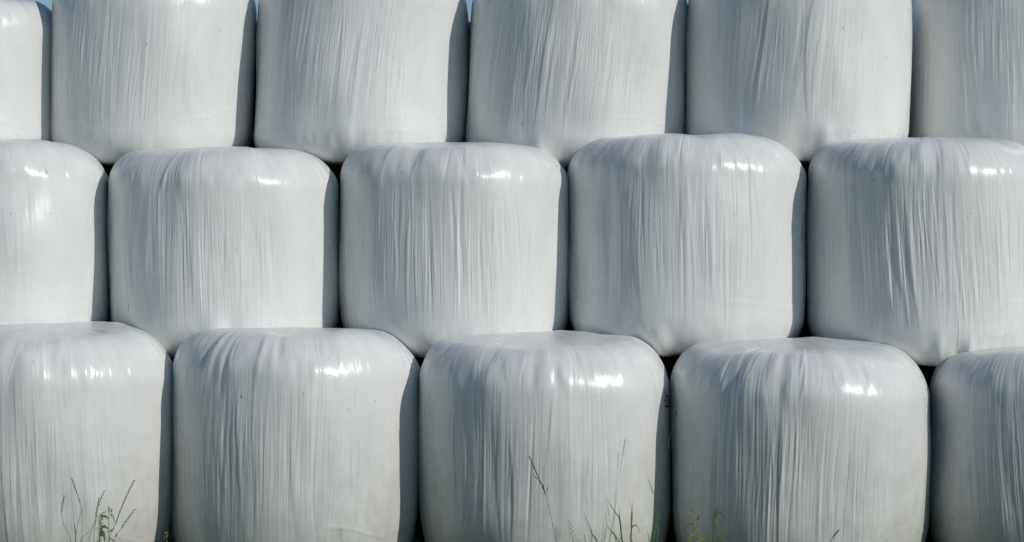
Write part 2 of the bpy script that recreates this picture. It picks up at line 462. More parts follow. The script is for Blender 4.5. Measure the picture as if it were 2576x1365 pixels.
# ---- middle row
bale('white silage bale in middle row with a glaring sun spot, cut by left edge',
      -2.825, 12.220, 0.612, 2.258, 1.115, 21, lean=L2(-0.3), fine=0.6, slant=-0.03, clusters=[(-0.1, 0.3, 0.07), (0.05, 0.2, 0.05)], topn=0.7, dents=[(0.42, 0.05, 0.22, 0.34, 0.046)],
     spots=[(0.16, 0.62, 0.007, 0.02, 0.5), (0.60, 0.66, 0.008, 0.016, 0.6), (0.22, 0.93, 0.005, 0.006, 0.8)])
bale('white silage bale in middle row with a brown scuff at its lower left crease',
      -1.585, 12.307, 0.635, 2.227, 1.084, 22, lean=L2(-0.8), slant=-0.02, fine=1.0,
     clusters=[(-0.74, 0.0, 0.03), (-0.50, 0.1, 0.05), (-0.36, 0.1, 0.05), (-0.16, 0.0, 0.06), (0.02, 0.0, 0.04), (0.14, 0.1, 0.05)],
     folds=[(-0.72, -0.05, 0.65, 0.006, 0.004, -0.10, 0.01, 2.2), (-0.13, -0.1, 0.45, 0.016, 0.006, -0.05, 0.01, 2.0), (-0.55, 0.1, 0.6, 0.012, 0.004, 0.0, 0.02, 2.0),
            (-0.40, 0.75, 0.3, 0.014, 0.008, 0.25, 0.0, 1.2)],
     spots=[(-0.735, -0.50, 0.006, 0.028, 0.62), (-0.735, -0.30, 0.003, 0.06, 0.30), (-0.73, -0.63, 0.003, 0.03, 0.35), (-0.88, 0.20, 0.004, 0.005, 0.95), (0.22, 0.05, 0.0035, 0.004, 0.6)],
     dents=[(0.02, -0.80, 0.06, 0.18, 0.016), (0.16, -0.75, 0.05, 0.2, -0.012), (-0.5, -0.6, 0.14, 0.25, -0.012), (-0.55, 0.7, 0.08, 0.2, -0.012)])
bale('densely wrinkled white silage bale, third from left in middle row, with a ragged highlight',
      -0.322, 12.302, 0.631, 2.258, 1.084, 23, fine=1.35, slant=-0.01,
     clusters=[(-0.66, 0.05, 0.03), (-0.58, 0.0, 0.03), (-0.42, 0.1, 0.04), (-0.28, 0.05, 0.035), (-0.18, 0.0, 0.03), (-0.06, 0.0, 0.03), (0.06, 0.05, 0.03), (0.14, 0.0, 0.025), (0.35, 0.2, 0.06)],
     folds=[(0.56, 0.0, 0.7, 0.006, -0.004, -0.08, 0.0, 1.5), (0.34, 0.1, 0.5, 0.004, -0.002, -0.01, 0.0, 1.0), (-0.30, -0.1, 0.6, 0.009, 0.004, -0.03, 0.01, 2.0),
            (0.73, -0.2, 0.4, 0.004, -0.002, -0.02, 0.0, 1.0)],
     spots=[(-0.43, 0.71, 0.005, 0.006, 0.85), (0.975, -0.1, 0.003, 0.05, 0.5)],
     dents=[(-0.55, -0.62, 0.15, 0.2, -0.014), (-0.15, -0.85, 0.06, 0.14, 0.014), (0.55, -0.82, 0.03, 0.12, 0.010), (-0.85, 0.55, 0.07, 0.5, -0.01), (-0.35, 0.85, 0.05, 0.15, -0.010), (0.0, 0.9, 0.06, 0.15, -0.010)])
bale('white silage bale, fourth in middle row, one long sharp crease left of its centre',
      0.960, 12.234, 0.655, 2.284, 1.084, 24, fine=1.1, slant=-0.01,
     clusters=[(-0.50, 0.05, 0.035), (-0.40, 0.1, 0.03), (-0.25, 0.2, 0.05), (-0.15, 0.1, 0.04), (0.1, 0.0, 0.06), (0.25, -0.05, 0.06)],
     folds=[(-0.60, 0.0, 0.62, 0.006, 0.006, 0.0, -0.006, 1.3), (-0.02, 0.1, 0.6, 0.010, -0.004, -0.08, 0.0, 3.0), (-0.45, -0.2, 0.5, 0.020, 0.005, -0.05, 0.02, 1.5),
            (0.12, -0.1, 0.6, 0.012, 0.004, -0.06, 0, 2)],
     spots=[(0.32, 0.25, 0.006, 0.004, 0.7), (-0.55, -0.45, 0.004, 0.008, 0.4)],
     dents=[(-0.70, 0.2, 0.06, 0.7, -0.016), (-0.30, -0.88, 0.05, 0.12, 0.016), (-0.5, -0.85, 0.05, 0.15, -0.014), (-0.3, 0.75, 0.04, 0.25, 0.010), (-0.6, 0.8, 0.06, 0.2, -0.012)])
bale('white silage bale in middle row at the right edge, with deep curved folds',
      2.260, 12.130, 0.649, 2.278, 1.074, 25, fine=1.45, slant=-0.08,
     clusters=[(-0.42, 0.0, 0.04), (-0.34, 0.0, 0.03), (-0.28, -0.1, 0.03), (-0.18, 0.2, 0.04), (0.0, -0.1, 0.05), (0.12, -0.2, 0.06), (0.3, 0.0, 0.07), (0.5, 0.0, 0.07)],
     folds=[(-0.50, 0.0, 0.6, 0.010, 0.008, -0.10, 0.02, 2.0), (-0.40, -0.05, 0.65, 0.009, 0.007, -0.12, 0.015, 2.2), (-0.30, -0.15, 0.65, 0.008, 0.006, -0.13, 0.01, 2.0),
            (-0.62, -0.05, 0.5, 0.006, 0.004, -0.06, 0.01, 1.3), (-0.15, 0.1, 0.6, 0.012, 0.005, -0.05, 0, 2.5)],
     spots=[(-0.60, 0.62, 0.004, 0.005, 0.9), (0.15, 0.35, 0.004, 0.004, 0.7), (0.75, 0.05, 0.008, 0.005, 0.4)],
     dents=[(-0.62, 0.2, 0.10, 0.7, -0.018), (-0.24, 0.82, 0.04, 0.14, 0.014), (-0.08, -0.85, 0.035, 0.14, 0.018), (0.08, -0.86, 0.05, 0.12, -0.014), (0.18, -0.86, 0.03, 0.1, 0.014), (-0.12, 0.8, 0.04, 0.15, -0.014)])
# ---- bottom row
bale('white silage bale in bottom row at the left edge, behind dry rye grass stalks',
      -2.415, 11.601, 0.656, 1.28, -0.03, 31, shape_top=(0.27, 0.34, 0.05), shape_bot=(0.20, 0.62, 0.02), lean=L2(0.8), fine=1.1, slant=-0.05,
     clusters=[(-0.3, -0.1, 0.05), (-0.15, -0.2, 0.05), (0.0, -0.1, 0.05), (0.15, 0.0, 0.05), (0.35, -0.1, 0.06), (0.5, 0.0, 0.06)],
     folds=[(-0.12, -0.2, 0.8, 0.008, 0.005, -0.06, 0.01, 2.0), (0.0, -0.1, 0.8, 0.007, 0.004, -0.06, 0.0, 2.0), (0.12, -0.1, 0.7, 0.009, 0.004, -0.03, 0.0, 2.5)],
     dents=[(-0.1, 0.78, 0.04, 0.15, -0.012), (0.2, 0.82, 0.05, 0.15, -0.009), (0.72, 0.85, 0.03, 0.14, -0.012)],
     spots=[(0.08, 0.8, 0.004, 0.004, 0.8), (0.35, 0.1, 0.003, 0.01, 0.35)])
bale('white silage bale in bottom row with a deep pleat in its left shoulder',
      -1.132, 11.624, 0.652, 1.262, -0.03, 32, fine=1.15, slant=0.02, shape_top=(0.27, 0.34, 0.05), shape_bot=(0.20, 0.62, 0.02),
     clusters=[(-0.58, 0.0, 0.04), (-0.48, -0.05, 0.03), (-0.38, 0.0, 0.04), (-0.30, 0.0, 0.03), (-0.2, 0.1, 0.04), (-0.02, 0.1, 0.05), (0.3, 0.0, 0.04)],
     folds=[(-0.60, 0.72, 0.28, 0.020, 0.020, 0.22, 0.0, 1.2), (-0.48, 0.70, 0.30, 0.016, -0.012, 0.15, 0.0, 1.4), (0.08, -0.2, 0.5, 0.016, 0.007, -0.06, 0.02, 2.0), (0.27, 0.0, 0.8, 0.005, -0.002, 0.02, 0.0, 1.0),
            (-0.35, 0.0, 0.75, 0.008, 0.004, -0.05, 0.0, 2.0), (-0.20, 0.72, 0.25, 0.014, 0.006, 0.1, 0.0, 1.2)],
     spots=[(-0.33, 0.46, 0.007, 0.004, 0.85), (0.15, 0.49, 0.004, 0.012, 0.5), (0.15, 0.42, 0.002, 0.04, 0.2), (-0.58, 0.85, 0.005, 0.004, 0.8), (0.5, -0.86, 0.008, 0.003, 0.4), (0.36, -0.78, 0.004, 0.008, 0.3), (0.63, -0.9, 0.003, 0.016, 0.3)],
     dents=[(0.22, 0.84, 0.06, 0.14, -0.012), (-0.05, 0.8, 0.03, 0.15, -0.010), (0.30, -0.2, 0.11, 0.45, -0.008), (0.85, 0.8, 0.03, 0.2, 0.010)])
bale('white silage bale in bottom row behind the arching brown-headed grass stalk',
      0.168, 11.618, 0.657, 1.233, -0.03, 33, fine=1.0, slant=0.01, shape_top=(0.27, 0.34, 0.05), shape_bot=(0.20, 0.62, 0.02),
     clusters=[(-0.52, 0.0, 0.035), (-0.44, 0.0, 0.025), (-0.30, 0.2, 0.03), (-0.12, 0.1, 0.04), (0.1, 0.1, 0.05), (0.35, 0.0, 0.05)],
     folds=[(-0.47, -0.2, 0.65, 0.005, 0.004, 0.0, 0.0, 1.2), (-0.36, -0.15, 0.42, 0.010, 0.007, -0.03, 0.01, 2.6), (-0.24, -0.2, 0.5, 0.010, 0.010, -0.01, -0.02, 5.5), (-0.12, -0.05, 0.6, 0.006, -0.007, 0.05, 0.0, 1.4),
            (0.03, 0.3, 0.5, 0.007, 0.004, 0.10, 0.0, 1.6), (0.34, 0.0, 0.85, 0.004, -0.0025, 0.01, 0.0, 1.0)],
     spots=[(-0.98, -0.2, 0.004, 0.006, 0.7), (-0.38, 0.86, 0.005, 0.004, 0.8), (0.5, 0.62, 0.0035, 0.004, 0.6), (0.33, -0.40, 0.0035, 0.004, 0.6)],
     dents=[(-0.58, 0.55, 0.09, 0.35, -0.018), (-0.1, 0.76, 0.03, 0.14, -0.012), (0.08, 0.78, 0.03, 0.15, -0.012), (0.27, 0.80, 0.035, 0.15, -0.010), (-0.55, -0.75, 0.12, 0.2, -0.012)])
bale('white silage bale in bottom row with a yellow-green weed before its left flank',
      1.489, 11.53, 0.672, 1.205, -0.03, 34, fine=1.3, slant=0.05, shape_top=(0.29, 0.37, 0.055), shape_bot=(0.20, 0.62, 0.02),
     clusters=[(-0.62, 0.2, 0.04), (-0.55, -0.1, 0.04), (-0.30, 0.0, 0.03), (-0.18, 0.0, 0.03), (-0.10, 0.2, 0.03), (0.05, 0.0, 0.05), (0.2, -0.1, 0.05), (0.35, 0.0, 0.06)],
     folds=[(-0.58, 0.1, 0.6, 0.008, 0.005, 0.06, 0.0, 1.4), (-0.26, -0.1, 0.75, 0.010, 0.008, 0.03, 0.0, 1.6), (-0.19, -0.1, 0.75, 0.007, -0.006, 0.06, 0.0, 1.5), (0.02, -0.2, 0.6, 0.014, 0.006, 0.03, 0.015, 0.5),
            (-0.35, -0.4, 0.5, 0.006, 0.005, 0.05, 0.0, 1.3), (0.3, -0.1, 0.7, 0.005, -0.003, 0.03, 0, 1)],
     spots=[(0.27, -0.92, 0.007, 0.005, 0.85), (-0.5, 0.72, 0.004, 0.004, 0.7), (0.15, -0.3, 0.003, 0.003, 0.5)],
     dents=[(-0.62, 0.55, 0.05, 0.25, -0.016), (-0.45, 0.62, 0.04, 0.2, -0.014), (-0.28, 0.66, 0.04, 0.2, -0.014), (-0.2, 0.72, 0.03, 0.15, 0.012), (0.05, 0.72, 0.04, 0.15, -0.010), (0.38, 0.72, 0.04, 0.15, -0.012), (-0.66, -0.3, 0.10, 0.5, -0.014)])
bale('white silage bale with dark blue-grey flank, bottom row, cut by the right photo edge',
      2.821, 11.481, 0.655, 1.175, -0.03, 35, fine=1.3, slant=-0.05, shape_top=(0.29, 0.37, 0.055), shape_bot=(0.20, 0.62, 0.02),
     clusters=[(-0.50, -0.1, 0.04), (-0.40, -0.1, 0.04), (-0.30, 0.0, 0.04), (-0.15, 0.0, 0.05), (0.05, 0.0, 0.06)],
     dents=[(-0.5, 0.5, 0.08, 0.4, -0.018), (-0.5, -0.5, 0.12, 0.4, -0.014)],
     spots=[(-0.6, 0.5, 0.004, 0.006, 0.7), (-0.9, -0.45, 0.006, 0.01, 0.6), (-0.68, 0.72, 0.003, 0.01, 0.4)])

# the stack goes on past both ends of the picture
def end_bale(X, D, R, zt, zb, seed):
    me = bale_mesh('silage_bale', R, zt - zb, seed)
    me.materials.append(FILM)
    o = bpy.data.objects.new('silage_bale', me); col.objects.link(o)
    o.location = (X, D, zb)
    tag(o, 'white silage bale of the stack standing wholly past the ends of the picture', 'silage bale', GROUP)
byrow = {}
for o in list(col.objects):
    if o.name.startswith('silage_bale'):
        byrow.setdefault(round(o.location.z), []).append(o)
for k, L_ in byrow.items():
    L_.sort(key=lambda q: q.location.x)
    zt = {0: 1.2, 1: 2.26, 2: 3.14}[k]
    a0, a1 = L_[0].location, L_[-1].location
    end_bale(a0.x - 1.31, a0.y + 0.05, 0.65, zt, a0.z, 50 + k)
    end_bale(a1.x + 1.32, a1.y - 0.05, 0.65, zt, a1.z, 60 + k)

# second line of bales, added behind and coloured black to keep gaps dark
bm_ = bale_mesh('added_back_bale', 0.655, 1.18, 77, detail=False)
bm_.materials.append(GAP_SHADE)
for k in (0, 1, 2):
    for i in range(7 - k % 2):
        o = bpy.data.objects.new('added_back_bale', bm_); col.objects.link(o)
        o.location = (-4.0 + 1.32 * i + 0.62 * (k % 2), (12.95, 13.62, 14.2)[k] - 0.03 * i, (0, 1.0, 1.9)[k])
        tag(o, 'black shaded bale in the second line, glimpsed through the gaps of the white stack', 'bale', 'added bales behind the stack, black as gap shade')

# ------------------------------------------------------------------ ground
def simple_mesh(name, verts, faces, mat, loc=(0, 0, 0), parent=None, smooth=False):
    me = bpy.data.meshes.new(name)
    me.from_pydata([tuple(v) for v in verts], [], faces)
    me.update()
    if smooth: me.polygons.foreach_set('use_smooth', [True] * len(me.polygons))
    me.materials.append(mat)
    o = bpy.data.objects.new(name, me)
    col.objects.link(o)
    o.location = loc
    if parent: o.parent = parent
    return o


vs, fs = [], []
rs = [0, 2, 4, 6, 9, 14, 25, 60, 150, 400, 1200]
random.seed(5)
vs.append((0, 11, 0))
for r_ in rs[1:]:
    for k in range(48):
        t = k / 48 * 2 * math.pi
        vs.append((r_ * math.cos(t), 11 + r_ * math.sin(t), random.uniform(-0.03, 0.0) if r_ < 60 else -0.02 * r_ / 60))
for k in range(48): fs.append((0, 1 + k, 1 + (k + 1) % 48))
for j in range(len(rs) - 2):
    for k in range(48):
        a_ = 1 + j * 48 + k; b_ = 1 + j * 48 + (k + 1) % 48
        fs.append((a_, a_ + 48, b_ + 48, b_))
g = simple_mesh('ground', vs, fs, GROUND, smooth=True)
tag(g, kind='structure')

# short turf in front of the stack
rng = random.Random(3)
vs, fs = [], []
for k in range(16000):
    x = rng.uniform(-4.2, 4.2)
    y = 11.1 - abs(rng.gauss(0, 0.9))
    if y < 8.4: continue
    hgt = rng.uniform(0.03, 0.10) * (1 + 0.5 * math.sin(x * 3.1) * math.sin(y * 2))
    a_ = rng.uniform(0, 6.28); wd = rng.uniform(0.0015, 0.0035)
    lx, ly = rng.gauss(0, 0.35) * hgt, rng.gauss(0, 0.35) * hgt
    n = len(vs)
    vs += [(x - wd * math.cos(a_), y - wd * math.sin(a_), -0.02), (x + wd * math.cos(a_), y + wd * math.sin(a_), -0.02),
           (x + lx * .4 + wd * .7 * math.cos(a_), y + ly * .4 + wd * .7 * math.sin(a_), hgt * .6), (x + lx * .4 - wd * .7 * math.cos(a_), y + ly * .4 - wd * .7 * math.sin(a_), hgt * .6),
           (x + lx, y + ly, hgt)]
    fs += [(n, n + 1, n + 2, n + 3), (n + 3, n + 2, n + 4)]
t_ = simple_mesh('grass', vs, fs, M_GREEN)
tag(t_, 'short green grass growing along the foot of the stack', 'grass', kind='stuff')

# ------------------------------------------------------------------ plants
class MB:
    def __init__(self): self.v = []; self.f = []

    def tube(self, pts, r0, r1, n=5):
        base = len(self.v); m = len(pts)
        for i, p in enumerate(pts):
            t = (pts[min(i + 1, m - 1)] - pts[max(i - 1, 0)]).normalized()
            u = t.cross(Vector((0, 1, 0.01))).normalized(); w_ = t.cross(u)
            r_ = r0 + (r1 - r0) * i / (m - 1)
            for k in range(n):
                a_ = 2 * math.pi * k / n
                self.v.append(p + u * (r_ * math.cos(a_)) + w_ * (r_ * math.sin(a_)))
        for i in range(m - 1):
            for k in range(n):
                a_ = base + i * n + k; b_ = base + i * n + (k + 1) % n
                self.f.append((a_, b_, b_ + n, a_ + n))
        self.f.append(tuple(base + (m - 1) * n + k for k in range(n)))
        return self

    def blade(self, pts, w0, rng, peak=0.3, roll=0.0):
        """leaf blade: two faces wide with a keel, widest at `peak`"""
        base = len(self.v); m = len(pts)
        for i, p in enumerate(pts):
            t = (pts[min(i + 1, m - 1)] - pts[max(i - 1, 0)]).normalized()
            s_ = t.cross(Vector((math.sin(roll), math.cos(roll), 0.02))).normalized()
            nn = t.cross(s_)
            f = i / (m - 1)
            wd = 1.0 * w0 * (min(1, 0.45 + 0.55 * f / peak) if f < peak else max(0.02, (1 - (f - peak) / (1 - peak)) ** 0.8))
            self.v += [p - s_ * wd, p + nn * (wd * 0.45), p + s_ * wd]
        for i in range(m - 1):
            a_ = base + i * 3
            self.f += [(a_, a_ + 1, a_ + 4, a_ + 3), (a_ + 1, a_ + 2, a_ + 5, a_ + 4)]
        return self

    def seed(self, p, dirn, ln, wd, n=6):
        dirn = dirn.normalized()
        u = dirn.cross(Vector((0.2, 1, 0.1))).normalized(); w_ = dirn.cross(u)
        base = len(self.v)
        self.v.append(p)
        for q, ff in ((0.2, 0.75), (0.5, 1.0), (0.8, 0.6)):
            for k in range(n):
                a_ = 2 * math.pi * k / n
                self.v.append(p + dirn * (ln * q) + (u * math.cos(a_) + w_ * math.sin(a_) * 0.7) * (wd * ff))
        self.v.append(p + dirn * ln)
        for k in range(n):
            k2 = (k + 1) % n
            self.f.append((base, base + 1 + k2, base + 1 + k))
            for q in range(2):
                a_ = base + 1 + q * n
                self.f.append((a_ + k, a_ + k2, a_ + n + k2, a_ + n + k))
            self.f.append((base + 1 + 2 * n + k, base + 1 + 2 * n + k2, base + 1 + 3 * n))
        return self

    def build(self, name, mat, root, parent=None, smooth=True, label=None):
        o_ = Vector(root.location)
        ob = simple_mesh(name, [v - o_ for v in self.v], self.f, mat, (0, 0, 0), parent or root, smooth)
        if label: ob['label'] = label
        return ob


def root_at(name, x, y, label, cat, group=None):
    o = bpy.data.objects.new(name, None); col.objects.link(o)
    o.location = (x, y, 0); o.empty_display_size = 0.05
    tag(o, label, cat, group)
    return o


def smooth_path(P, n=8):
    out = []
    Q = [P[0] * 2 - P[1]] + P + [P[-1] * 2 - P[-2]]
    for i in range(1, len(Q) - 2):
        a_, b_, c_, d_ = Q[i - 1], Q[i], Q[i + 1], Q[i + 2]
        for k in range(n):
            t = k / n
            out.append(0.5 * ((2 * b_) + (c_ - a_) * t + (2 * a_ - 5 * b_ + 4 * c_ - d_) * t * t + (3 * b_ - a_ - 3 * c_ + d_) * t ** 3))
    out.append(P[-1].copy())
    return out


def path(pix, D, dd=0.0, base=None):
    """points given low to high as (px, py); the first is carried down to the ground at `base` (x, y)"""
    n = len(pix)
    P = [world_at(x, y, D + dd * i / max(1, n - 1)) for i, (x, y) in enumerate(pix)]
    if base is not None: P = [Vector((base[0], base[1], -0.01))] + P
    return smooth_path(P)


def cut(P, f0, f1=1.0):
    i0 = int(f0 * (len(P) - 1)); i1 = int(f1 * (len(P) - 1))
    return P[i0:i1 + 1]


def tip_part(P, length):
    """last `length` metres of a path, resampled evenly"""
    length *= 1.09; d = 0; i = len(P) - 1
    while i > 0 and d < length:
        d += (P[i] - P[i - 1]).length; i -= 1
    return P[i:]


def resample(P, step):
    out = [P[0].copy()]; acc = 0
    for a_, b_ in zip(P[:-1], P[1:]):
        L_ = (b_ - a_).length; t = step - acc
        while t < L_:
            out.append(a_.lerp(b_, t / L_)); t += step
        acc = (acc + L_) % step
    return out


rg = random.Random(8)


def rye_stalk(root, pix, D, head, base, label=None, mat=M_DARKSTALK, r=0.0011, dd=0.0, seedlen=0.014):
    P = path(pix, D, dd, base)
    st = MB().tube(P, r * 1.15, r * 0.55).build('stalk', M_DRY, root)
    hp = resample(tip_part(P, head), 0.0085)
    hb = MB()
    for i, p in enumerate(hp[:-1]):
        t = (hp[i + 1] - p).normalized()
        sd = t.cross(Vector((0, 1, 0))).normalized() * (1 if i % 2 else -1)
        hb.seed(p + sd * 0.0006, t + sd * rg.uniform(0.12, 0.26), seedlen * rg.uniform(0.85, 1.1), 0.0016)
    hb.build('seed_head', mat, root, st)
    return st


# clump of dry rye grass, left of the picture
D1 = 4.66
def gb(px, D):   # ground point under a pixel column
    q = world_at(px, 1300, D); return (q.x, q.y)
c1 = root_at('rye_grass', *gb(205, D1), 'clump of thin dry rye grass stalks at the far left, one bending left and one upright', 'rye grass', 'dry rye grass in front of the bottom left bale')
rye_stalk(c1, [(206, 1365), (207, 1300), (200, 1262), (180, 1203)], D1, 0.11, gb(207, D1))
rye_stalk(c1, [(178, 1365), (162, 1325), (155, 1290), (162, 1245)], D1, 0.075, gb(190, D1), dd=-0.05)
rye_stalk(c1, [(190, 1365), (196, 1320), (204, 1290), (207, 1270)], D1 + .02, 0.0, gb(198, D1))
rye_stalk(c1, [(192, 1380), (190, 1345), (187, 1318)], D1 - .03, 0.07, gb(196, D1), seedlen=0.010)
c2 = root_at('rye_grass', *gb(250, D1), 'clump of dry rye grass stalks left of the two long slanting ones, tips close together', 'rye grass', 'dry rye grass in front of the bottom left bale')
rye_stalk(c2, [(236, 1372), (241, 1310), (249, 1270), (263, 1233)], D1 + .01, 0.075, gb(240, D1))
rye_stalk(c2, [(224, 1372), (237, 1320), (243, 1285), (249, 1252)], D1 - .02, 0.08, gb(236, D1))
rye_stalk(c2, [(200, 1375), (222, 1340), (246, 1305), (263, 1288)], D1 + .02, 0.02, gb(200, D1))
c3 = root_at('rye_grass', *gb(272, D1), 'pair of long rye grass spikes slanting to the right beside the leafy weed', 'rye grass', 'dry rye grass in front of the bottom left bale')
rye_stalk(c3, [(270, 1375), (290, 1320), (312, 1262), (338, 1208)], D1, 0.20, gb(262, D1), r=0.0014)
rye_stalk(c3, [(282, 1375), (305, 1330), (322, 1305), (340, 1281)], D1 + .02, 0.10, gb(272, D1), r=0.0010)

# leafy weed among them
wd = root_at('leafy_weed', *gb(254, 4.62), 'small dark green feathery weed among the dry rye grass stalks', 'weed')
P = path([(250, 1372), (251, 1335), (253, 1310), (255, 1296)], 4.62, 0, gb(250, 4.62))
st = MB().tube(P, 0.0022, 0.001).build('stem', M_LEAF, wd)
fe = MB(); rr_ = random.Random(21)
for p in resample(tip_part(P, 0.22), 0.0045):
    for k in range(4):
        d_ = Vector((rr_.uniform(-1, 1), rr_.uniform(-0.8, 0.8), rr_.uniform(-0.1, 0.9))).normalized()
        L_ = rr_.uniform(0.010, 0.030)
        fe.blade([p, p + d_ * L_ * .5 + Vector((0, 0, -0.001)), p + d_ * L_ + Vector((0, 0, 0.004))], 0.0008, rr_)
fe.build('feathery_leaves', M_LEAF, wd)


def leaf_blade(root, pts, w0, D, mat=M_LEAF, peak=0.4, name='leaf', roll=0.0, dd=0.0):
    P_ = smooth_path([world_at(x, y, D + dd * i) for i, (x, y) in enumerate(pts)], 5)
    return MB().blade(P_, w0, rg, peak, roll).build(name, mat, root)


leaf_blade(wd, [(254, 1335), (260, 1325), (268, 1328), (274, 1334)], 0.0065, 4.61)
leaf_blade(wd, [(252, 1342), (256, 1338), (262, 1346), (264, 1362)], 0.0085, 4.61)
leaf_blade(wd, [(255, 1300), (263, 1299), (270, 1303), (274, 1309)], 0.0060, 4.61)
leaf_blade(wd, [(251, 1350), (258, 1345), (262, 1352), (263, 1368)], 0.0070, 4.60)
bw = root_at('budding_weed', *gb(274, 4.64), 'thin weed stem with drooping brown-green buds, right of the feathery weed', 'weed')
P = path([(276, 1375), (273, 1340), (273, 1305), (276, 1285), (273, 1272)], 4.64, 0, gb(276, 4.64))
st = MB().tube(P, 0.0012, 0.0007).build('stem', M_DRY, bw)
b_ = MB()
for (x, y, dx, dy, L_, w_) in ((275, 1292, -2, -22, .036, .0042), (280, 1290, 1, -10, .020, .0038), (281, 1300, -2, -10, .016, .0030)):
    p0 = world_at(x, y, 4.635); p1 = world_at(x + dx, y + dy, 4.635)
    b_.seed(p0, p1 - p0, L_ if True else 0, w_)
b_.build('bud', M_BUD, bw)
for (x, y) in ((292, 1352), (290, 1376)):
    p0 = world_at(x, y, 4.63); MB().seed(p0, Vector((0.2, 0, 1)), .022, .0045).build('bud', M_BUD, bw)
leaf_blade(bw, [(281, 1293), (285, 1300), (287, 1312), (285, 1320)], 0.0025, 4.63)
leaf_blade(bw, [(272, 1340), (278, 1336), (284, 1333), (289, 1326)], 0.0035, 4.63)
leaf_blade(bw, [(290, 1362), (284, 1360), (278, 1356), (274, 1349)], 0.0028, 4.63)

# small flowering weed in the dark gap
sw = root_at('small_weed', *gb(420, 5.06), 'tiny pale green weed in the black gap right of the bottom left bale', 'weed')
P = path([(420, 1372), (419, 1355), (418, 1342)], 5.06, 0, gb(420, 5.06))
MB().tube(P, 0.0012, 0.0008).build('stem', M_BUD, sw)
for (x, y) in ((416, 1338), (422, 1337), (414, 1350), (421, 1346), (419, 1340)):
    p0 = world_at(x, y + 6, 5.06); MB().seed(p0, Vector((rg.uniform(-.3, .3), 0, 1)), .012, .0028).build('bud', M_BUD, sw)


def purse(px_pts, D, label, nseed):
    r_ = root_at('pod_weed', *gb(px_pts[0][0], D), label, 'weed', 'slender weeds with tiny seed pods')
    P_ = path(px_pts, D, 0, gb(px_pts[0][0] + 6, D))
    MB().tube(P_, 0.0011, 0.0005).build('stem', M_DRY, r_)
    pods = MB()
    hp = resample(tip_part(P_, 0.135), 0.0052)
    for i, p in enumerate(hp):
        f = i / len(hp)
        a_ = i * 2.4
        d_ = Vector((math.cos(a_), math.sin(a_), 0.35)).normalized()
        L_ = 0.020 * (1 - f * 0.7)
        e = p + d_ * L_
        pods.tube([p, p.lerp(e, .5), e], 0.00035, 0.0003, 4)
        pods.seed(e, d_ + Vector((0, 0, 0.4)), 0.0065, 0.0021 * (1 - .4 * f))
    pods.build('seed_pods', M_HEAD, r_)


purse([(862, 1395), (860, 1370), (856, 1331)], 5.04, 'slender pod weed at the foot of the second bottom bale', 1)
purse([(1452, 1395), (1443, 1365), (1436, 1335), (1430, 1309)], 5.04, 'slender pod weed between the arching brown stalk and the green grass', 1)


def panicle(root, P, head, mat, side=1.0, w=0.0016, ln=0.013, step=0.006):
    hb = MB(); hp = resample(tip_part(P, head), step)
    for i, p in enumerate(hp[:-1]):
        t = (hp[i + 1] - p).normalized()
        for k in range(2):
            a_ = i * 2.4 + k * 3.14
            sd = Vector((math.cos(a_), math.sin(a_), 0))
            hb.seed(p + sd * 0.0008, t + sd * 0.25 * side, ln * rg.uniform(.8, 1.1), w)
    return hb


g1 = root_at('brown_grass_stalk', *gb(1398, 4.55), 'single tall arching grass stalk with a brown seed head before the third bottom bale', 'grass stalk')
P = path([(1399, 1375), (1388, 1310), (1374, 1250), (1356, 1205), (1331, 1148)], 4.55, 0, gb(1401, 4.55))
st = MB().tube(P, 0.0013, 0.0006).build('stem', M_GREEN, g1)
hb = panicle(g1, P, 0.17, M_HEAD, 0.5)
for (x, y, dx, dy) in ((1358, 1212, -16, -14), (1357, 1210, -9, -6), (1372, 1240, -6, -18), (1374, 1243, 3, -14)):
    a0 = world_at(x, y, 4.55); a1 = world_at(x + dx, y + dy, 4.545)
    hb.tube([a0, a0.lerp(a1, .5), a1], 0.0005, 0.0004, 4)
    for k in range(4): hb.seed(a0.lerp(a1, .4 + .18 * k), (a1 - a0) + Vector((rg.uniform(-.01, .01), 0, .01)), 0.011, 0.0014)
hb.build('seed_head', M_HEAD, g1, st)

# tall stems before the gap between the third and fourth bottom bales
g2 = root_at('timothy_grass', *gb(1650, 5.0), 'tall grass with two dark narrow spikes before the gap right of third bottom bale', 'grass')
for (pix, hd) in (([(1641, 1375), (1653, 1300), (1668, 1190), (1684, 1110), (1702, 1036)], 0.082), ([(1655, 1375), (1657, 1300), (1660, 1200), (1664, 1140), (1669, 1078)], 0.056)):
    P = path(pix, 5.0, 0.02, gb(pix[0][0], 5.0))
    st = MB().tube(P, 0.0013, 0.0007).build('stem', M_GREEN, g2)
    panicle(g2, P, hd, M_HEAD, 0.25, 0.0016, 0.009, 0.0028).build('spike', M_HEAD, g2, st)
leaf_blade(g2, [(1645, 1245), (1641, 1235), (1634, 1215), (1624, 1188)], 0.0024, 5.0, M_GREEN, 0.3)
leaf_blade(g2, [(1657, 1310), (1650, 1330), (1646, 1352), (1640, 1375)], 0.0020, 5.0, M_GREEN, 0.3)

# grass clumps
def grass_plant(label, cx, D, blades, group='green grass plants at the foot of the bales'):
    r_ = root_at('green_grass', *gb(cx, D), label, 'grass', group)
    for (pts, w0, roll) in blades:
        P_ = path(pts, D + rg.uniform(-.02, .02), rg.uniform(-.04, .02), gb(pts[0][0] * .5 + cx * .5, D))
        MB().blade(P_, w0, rg, 0.5, roll).build('blade', M_GREEN, r_)
    return r_


